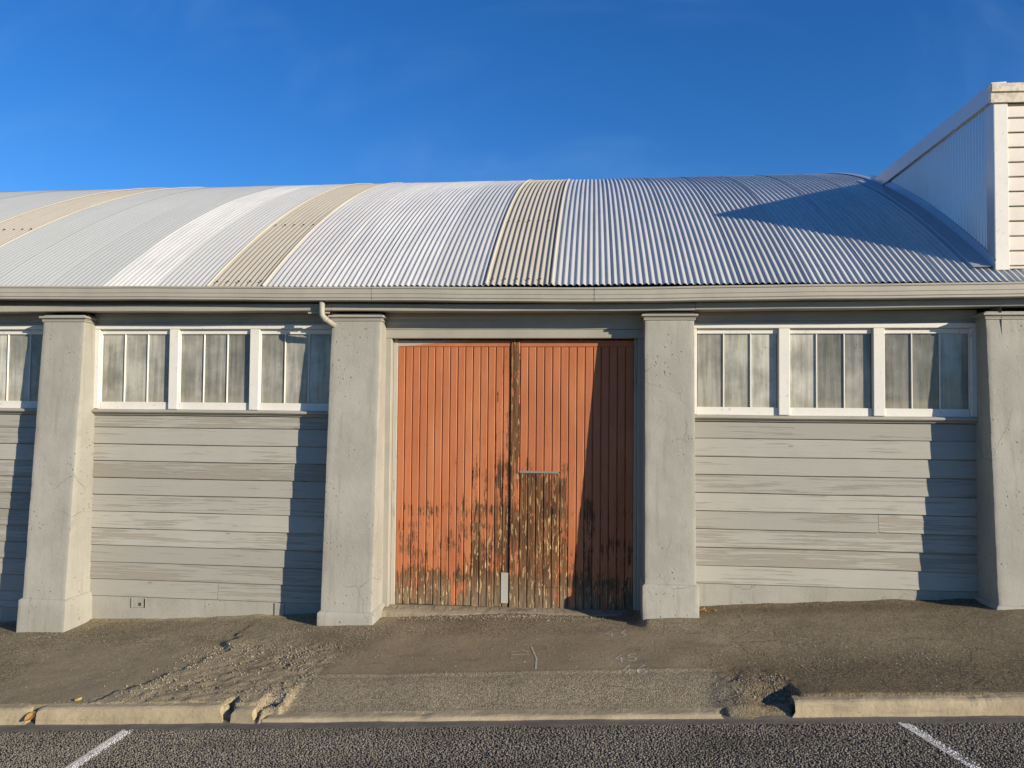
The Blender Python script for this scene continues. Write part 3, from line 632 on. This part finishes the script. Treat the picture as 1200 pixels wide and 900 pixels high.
# ---- door bay
x0, x1 = -2.205, .525
boxo('lintel', wh, 'trim', x0-.01, x1+.01, -.012, .13, 2.952, 3.045, c=.006)
prismo('frieze_board', wh, 'trim', [(.0, 3.047), (-.014, 3.047), (-.016, 3.10), (-.032, 3.12), (-.032, 3.155), (-.05, 3.175), (-.05, 3.225), (.0, 3.225)], x0-.004, x1+.004, 8, None, .001)
boxo('wall_core', wh, 'dark', x0, x1, .002, .11, 3.046, 3.42)
boxo('door_jamb', wh, 'trim', x0-.02, x0+.062, -.010, .13, gz(x0)-.1, 2.951, c=.006); boxo('door_jamb', wh, 'trim', x1-.055, x1+.02, -.010, .13, .1, 2.951, c=.006)
boxo('door_stop', wh, 'jamb', x0+.063, x0+.112, .070, .14, .09, 2.951, c=.004); boxo('door_stop', wh, 'jamb', x1-.09, x1-.056, .070, .14, .1, 2.951, c=.004)
DY = .080; ZT = 2.938; zbt = .112
def plank(par, xa, xb, za, zb, mat='door', dy=0.):
    g = .0036; c = .006; y0 = DY+dy+random.uniform(-.003, .002)
    v = []; prof = [(xa+g, y0+.02), (xa+g, y0+c), (xa+g+c, y0), (xb-g-c, y0), (xb-g, y0+c), (xb-g, y0+.02)]
    n = 6
    for i in range(n+1):
        z = za+(zb-za)*i/n; j = random.uniform(-.0012, .0012)
        for p in prof: v.append((p[0]+j*.5, p[1]+j, z))
    m = len(prof); f = [[i*m+k_, i*m+k_+1, (i+1)*m+k_+1, (i+1)*m+k_] for i in range(n) for k_ in range(m-1)]
    f += [[k_ for k_ in range(m)], [n*m+k_ for k_ in range(m)]]
    return link('plank', fixn(mesh('plank', v, f, mat)), par)
L = boxo('door_leaf', wh, 'doorm', -2.095, -.862, DY+.021, DY+.055, zbt, ZT-.001)
boxo('top_rail', L, 'door', -2.095, -.862, DY-.004, DY+.02, 2.868, ZT, c=.005)
PW = (2.095-.862)/15
for i in range(15):
    xa = -2.095+i*PW; plank(L, xa, xa+PW, zbt+random.uniform(-.004, .006), 2.866, 'doorm' if i in (10, 13, 14) else 'door')
boxo('metal_plate', L, 'plate', -.947, -.872, DY-.009, DY-.004, .155, .475, c=.001)
Rr = boxo('door_leaf', wh, 'doorm', -.858, .436, DY+.021, DY+.055, zbt, ZT-.001)
boxo('top_rail', Rr, 'door', -.762, .436, DY-.004, DY+.02, 2.868, ZT, c=.005)
boxo('cover_strip', Rr, 'doorc', -.860, -.765, DY-.018, DY+.02, zbt, ZT+.004, c=.006)
PW = (.436+.762)/14
for i in range(14):
    xa = -.762+i*PW
    if i < 5:
        plank(Rr, xa, xa+PW, 1.545, 2.866, 'door')
        if i == 0: plank(Rr, xa, xa+PW, zbt, 1.535, 'doorh')
        else: plank(Rr, xa, xa+PW, .335, 1.535, 'doorh', .002); plank(Rr, xa, xa+PW, zbt, .331, 'doorh', .003)
    else: plank(Rr, xa, xa+PW, zbt+random.uniform(-.004, .006), 2.866, 'doorm' if i in (5, 8) else 'door')
boxo('metal_strip', Rr, 'steel', -.760, -.345, DY-.010, DY-.004, 1.528, 1.552, c=.001)
boxo('keyhole_plate', Rr, 'nail', -.405, -.375, DY-.006, DY-.001, 1.10, 1.16, c=.001)
# threshold
nx_, V, F = 110, [], []
tp = [(.14, .108), (.06, .112), (.0, .108), (-.07, .100), (-.11, .086), (-.135, .055), (-.15, .02), (-.17, -.08)]
for i in range(nx_+1):
    x = x0+(x1-x0)*i/nx_
    for j, (y, z) in enumerate(tp):
        q = float(fbm(x*8, y*16, 4)); q2 = float(fbm(x*30, y*40, 3))
        V.append((x, y+(q*.05+q2*.02)*(j > 2), z+.011*x+.012+q*.02*(1 if 1 < j else .2)+q2*.012*(j > 1)))
m = len(tp)
for i in range(nx_):
    for j in range(m-1): a = i*m+j; F.append([a, a+1, a+1+m, a+m])
link('threshold', fixn(mesh('threshold', V, F, 'sill', False)), wh)

# ---- roof
RR, RYC, RZC = 18.0, 10.25, -11.08
def rz(y): return RZC+math.sqrt(max(0, RR*RR-(y-RYC)**2))
def roof_sheet(xa, xb, mat, ys_, raise_=0.):
    n = max(3, round((xb-xa)/.0605)); k_ = 8; N_ = n*k_; V = []
    xx = np.linspace(xa, xb+.004, N_+1); am = .0092
    for y in ys_:
        ny_ = (y-RYC)/RR; nz_ = math.sqrt(1-ny_*ny_); z = rz(y)
        for i, x in enumerate(xx):
            h = am*math.cos(i/k_*2*math.pi)+raise_; V.append((x, y+h*ny_, z+h*nz_))
    m_ = N_+1; F = [[r*m_+i, r*m_+i+1, (r+1)*m_+i+1, (r+1)*m_+i] for r in range(len(ys_)-1) for i in range(N_)]
    return link('roof_sheet', mesh('roof_sheet', V, F, mat, True), wh), n
def nails(par, xa, xb, n, ylist, every=2, up=.0):
    parts = []
    for y in ylist:
        for i in range(0, n, every):
            x = xa+(xb-xa)*(i+1)/n+random.uniform(-.003, .003); s_ = .011; ny_ = (y-RYC)/RR; nz_ = math.sqrt(1-ny_*ny_); z = rz(y)+.012*nz_
            yy = y+.012*ny_+random.uniform(-.01, .01); parts.append(box(x-s_, x+s_, yy-s_*.8, yy+s_*.8, z-.008, z+.008, .003))
    o = link('nail_heads', fixn(mesh('nail_heads', *join(parts), 'nail')), par); o['kind'] = 'stuff'
YS = list(np.linspace(-.365, 6, 22))+list(np.linspace(6.7, 20.8, 16))
edges = [(-22+.7*i, -22+.7*(i+1), 'aged') for i in range(20)]
edges += [(-8.0, -7.25, 'brown')]+[(-7.25+.667*i, -7.25+.667*(i+1), 'aged') for i in range(3)]+[(-5.249, -4.65, 'white_sheet'), (-4.65, -4.05, 'zinc2'), (-4.05, -3.44, 'brown')]
edges += [(-3.44+.59*i, -3.44+.59*(i+1), 'zinc') for i in range(4)]+[(-1.08, -.41, 'brown')]+[(-.41+.6257*i, -.41+.6257*(i+1), 'zinc') for i in range(7)]
for q, (a, b, m_) in enumerate(edges):
    o, n = roof_sheet(a, b, m_, YS, .004*(q % 2))
    if m_ == 'brown':
        nails(o, a, b, n, (-.27, 1.22), 2)
        for xe in (a, b):       # yellowed lap edge
            w_ = .03; V = []; F = []
            for r, y in enumerate(YS):
                ny_ = (y-RYC)/RR; nz_ = math.sqrt(1-ny_*ny_)
                for t, hh in ((-1, .010), (-.5, .0175), (.5, .0175), (1, .010)): V.append((xe+t*w_*.5, y+(hh+.005)*ny_, rz(y)+(hh+.005)*nz_))
            F = [[r*4+i, r*4+i+1, r*4+i+5, r*4+i+4] for r in range(len(YS)-1) for i in range(3)]
            link('lap', mesh('lap', V, F, 'lap', True), o)
VX = -.41+.6257*7
V = []; F = []      # verge flashing
for y in YS:
    if y < 2.6: continue
    ny_ = (y-RYC)/RR; nz_ = math.sqrt(1-ny_*ny_)
    for x, h in ((VX-.06, .018), (VX-.04, .024), (VX+.035, .024), (VX+.04, -.10)): V.append((x, y+h*ny_, rz(y)+h*nz_))
F = [[r*4+i, r*4+i+1, r*4+i+5, r*4+i+4] for r in range(len(V)//4-1) for i in range(3)]
link('verge_flashing', mesh('verge_flashing', V, F, 'flash', False), wh)
for i in range(6): roof_sheet(VX+.6*i, VX+.6*(i+1), 'zinc', list(np.linspace(-.365, .0, 4)), .001*(i % 2))
# closing walls behind (end wall, rear wall, floor)
ey = list(np.linspace(-.24, 20.7, 20)); V = [(VX-.05, y, rz(y)-.03) for y in ey]+[(VX-.05, y, -.2) for y in ey]
link('end_wall', mesh('end_wall', V, [[i, i+1, i+21, i+20] for i in range(19)], 'board'), wh)
link('end_wall', mesh('end_wall', [(x-25.9, y, z) for x, y, z in V], [[i, i+1, i+21, i+20] for i in range(19)], 'board'), wh)
boxo('rear_wall', wh, 'plinth', -22, 7.6, 20.5, 20.7, -1.4, 3.55); boxo('floor', wh, 'dark', -22, 7.6, .12, 20.4, -.1, .1)
boxo('wall_core', wh, 'plinth', -22, -9.25, .0, .12, -2, 3.4); boxo('end_wall', wh, 'plinth', 7.5, 7.6, .13, 20.4, -.4, 3.6)
boxo('partition', wh, 'dark', VX, 7.5, 5.0, 5.1, .1, 3.6)
tr = boxo('timber_brace', wh, 'timber', -.03, .03, .09, .12, -.62, .62, c=.003); tr.location = (2.98, 0, 2.45); tr.rotation_euler = (0, R(-52), 0)
boxo('timber_rail', wh, 'timber', 2.72, 3.12, .122, .15, 2.52, 2.57, c=.003)

# ---- dormer
DX = 3.91; DYF = -.155; DZ = 5.43
dm = boxo('dormer', wh, 'dark', DX+.03, 7.55, DYF+.03, 3.25, 3.35, DZ-.06)
cb = boxo('corner_board', dm, 'white', DX-.012, DX+.118, DYF-.028, DYF+.03, 3.60, 5.262, c=.004)
zt = 5.25; k_ = 0
while zt > 3.64:
    zb_ = max(3.615, zt-.1455)
    prof = [(DYF+.03, zb_), (DYF-.016, zb_), (DYF-.018, zb_+.004), (DYF+.004, zt-.008), (DYF+.008, zt-.002), (DYF+.03, zt-.002)]
    prismo('weatherboard', dm, 'cream', prof, DX+.120, 7.55, 14, None, .001); zt -= .1455
prismo('fascia_board', dm, 'peelw', [(DYF-.075, DZ-.005), (DYF-.05, DZ), (DYF, DZ), (DYF, 5.255), (DYF-.05, 5.245), (DYF-.055, 5.335), (DYF-.075, 5.345)], DX-.047, 7.6, 30, None, .003)
# corrugated side cladding
ye = 3.10; n = int((ye-DYF-.10)/.062); V = []; k8 = 8
for i in range(n*k8+1):
    y = DYF+.10+i/k8*.062; h = .010*math.cos(i/k8*2*math.pi)
    V += [(DX-h, y, rz(max(y, -.3))-.05), (DX-h, y, 5.30)]
link('side_cladding', mesh('side_cladding', V, [[2*i, 2*i+1, 2*i+3, 2*i+2] for i in range(n*k8)], 'clad', True), dm)
boxo('corner_flashing', dm, 'flash', DX-.016, DX+.01, DYF-.026, DYF+.12, 3.60, 5.262, c=.003)
prismo_v = [(DX-.045, 5.262), (DX-.04, DZ+.012), (DX+.10, DZ+.018), (DX+.10, DZ-.05), (DX-.0, DZ-.05), (DX-.0, 5.262)]
V = [(x, y, z) for y in (DYF-.045, 3.22) for x, z in prismo_v]; m = len(prismo_v)
F = [[j, (j+1) % m, m+(j+1) % m, m+j] for j in range(m)]+[list(range(m)), [m+j for j in range(m)]]
link('capping', fixn(mesh('capping', V, F, 'flash')), dm)
V = []; yl = np.linspace(DYF+.01, 3.15, 24)
for y in yl:
    ny_ = (y-RYC)/RR; nz_ = math.sqrt(1-ny_*ny_); wv = .20
    for x, h in ((DX-wv-.01, .012), (DX-wv, .024), (DX-.03, .03), (DX-.014, .10)): V.append((x, y+h*ny_, rz(y)+h*nz_))
link('apron_flashing', mesh('apron_flashing', V, [[r*4+i, r*4+i+1, r*4+i+5, r*4+i+4] for r in range(23) for i in range(3)], 'flash'), dm)
boxo('roof', dm, 'flash', DX+.10, 7.6, DYF-.04, 3.25, DZ-.055, DZ-.002)
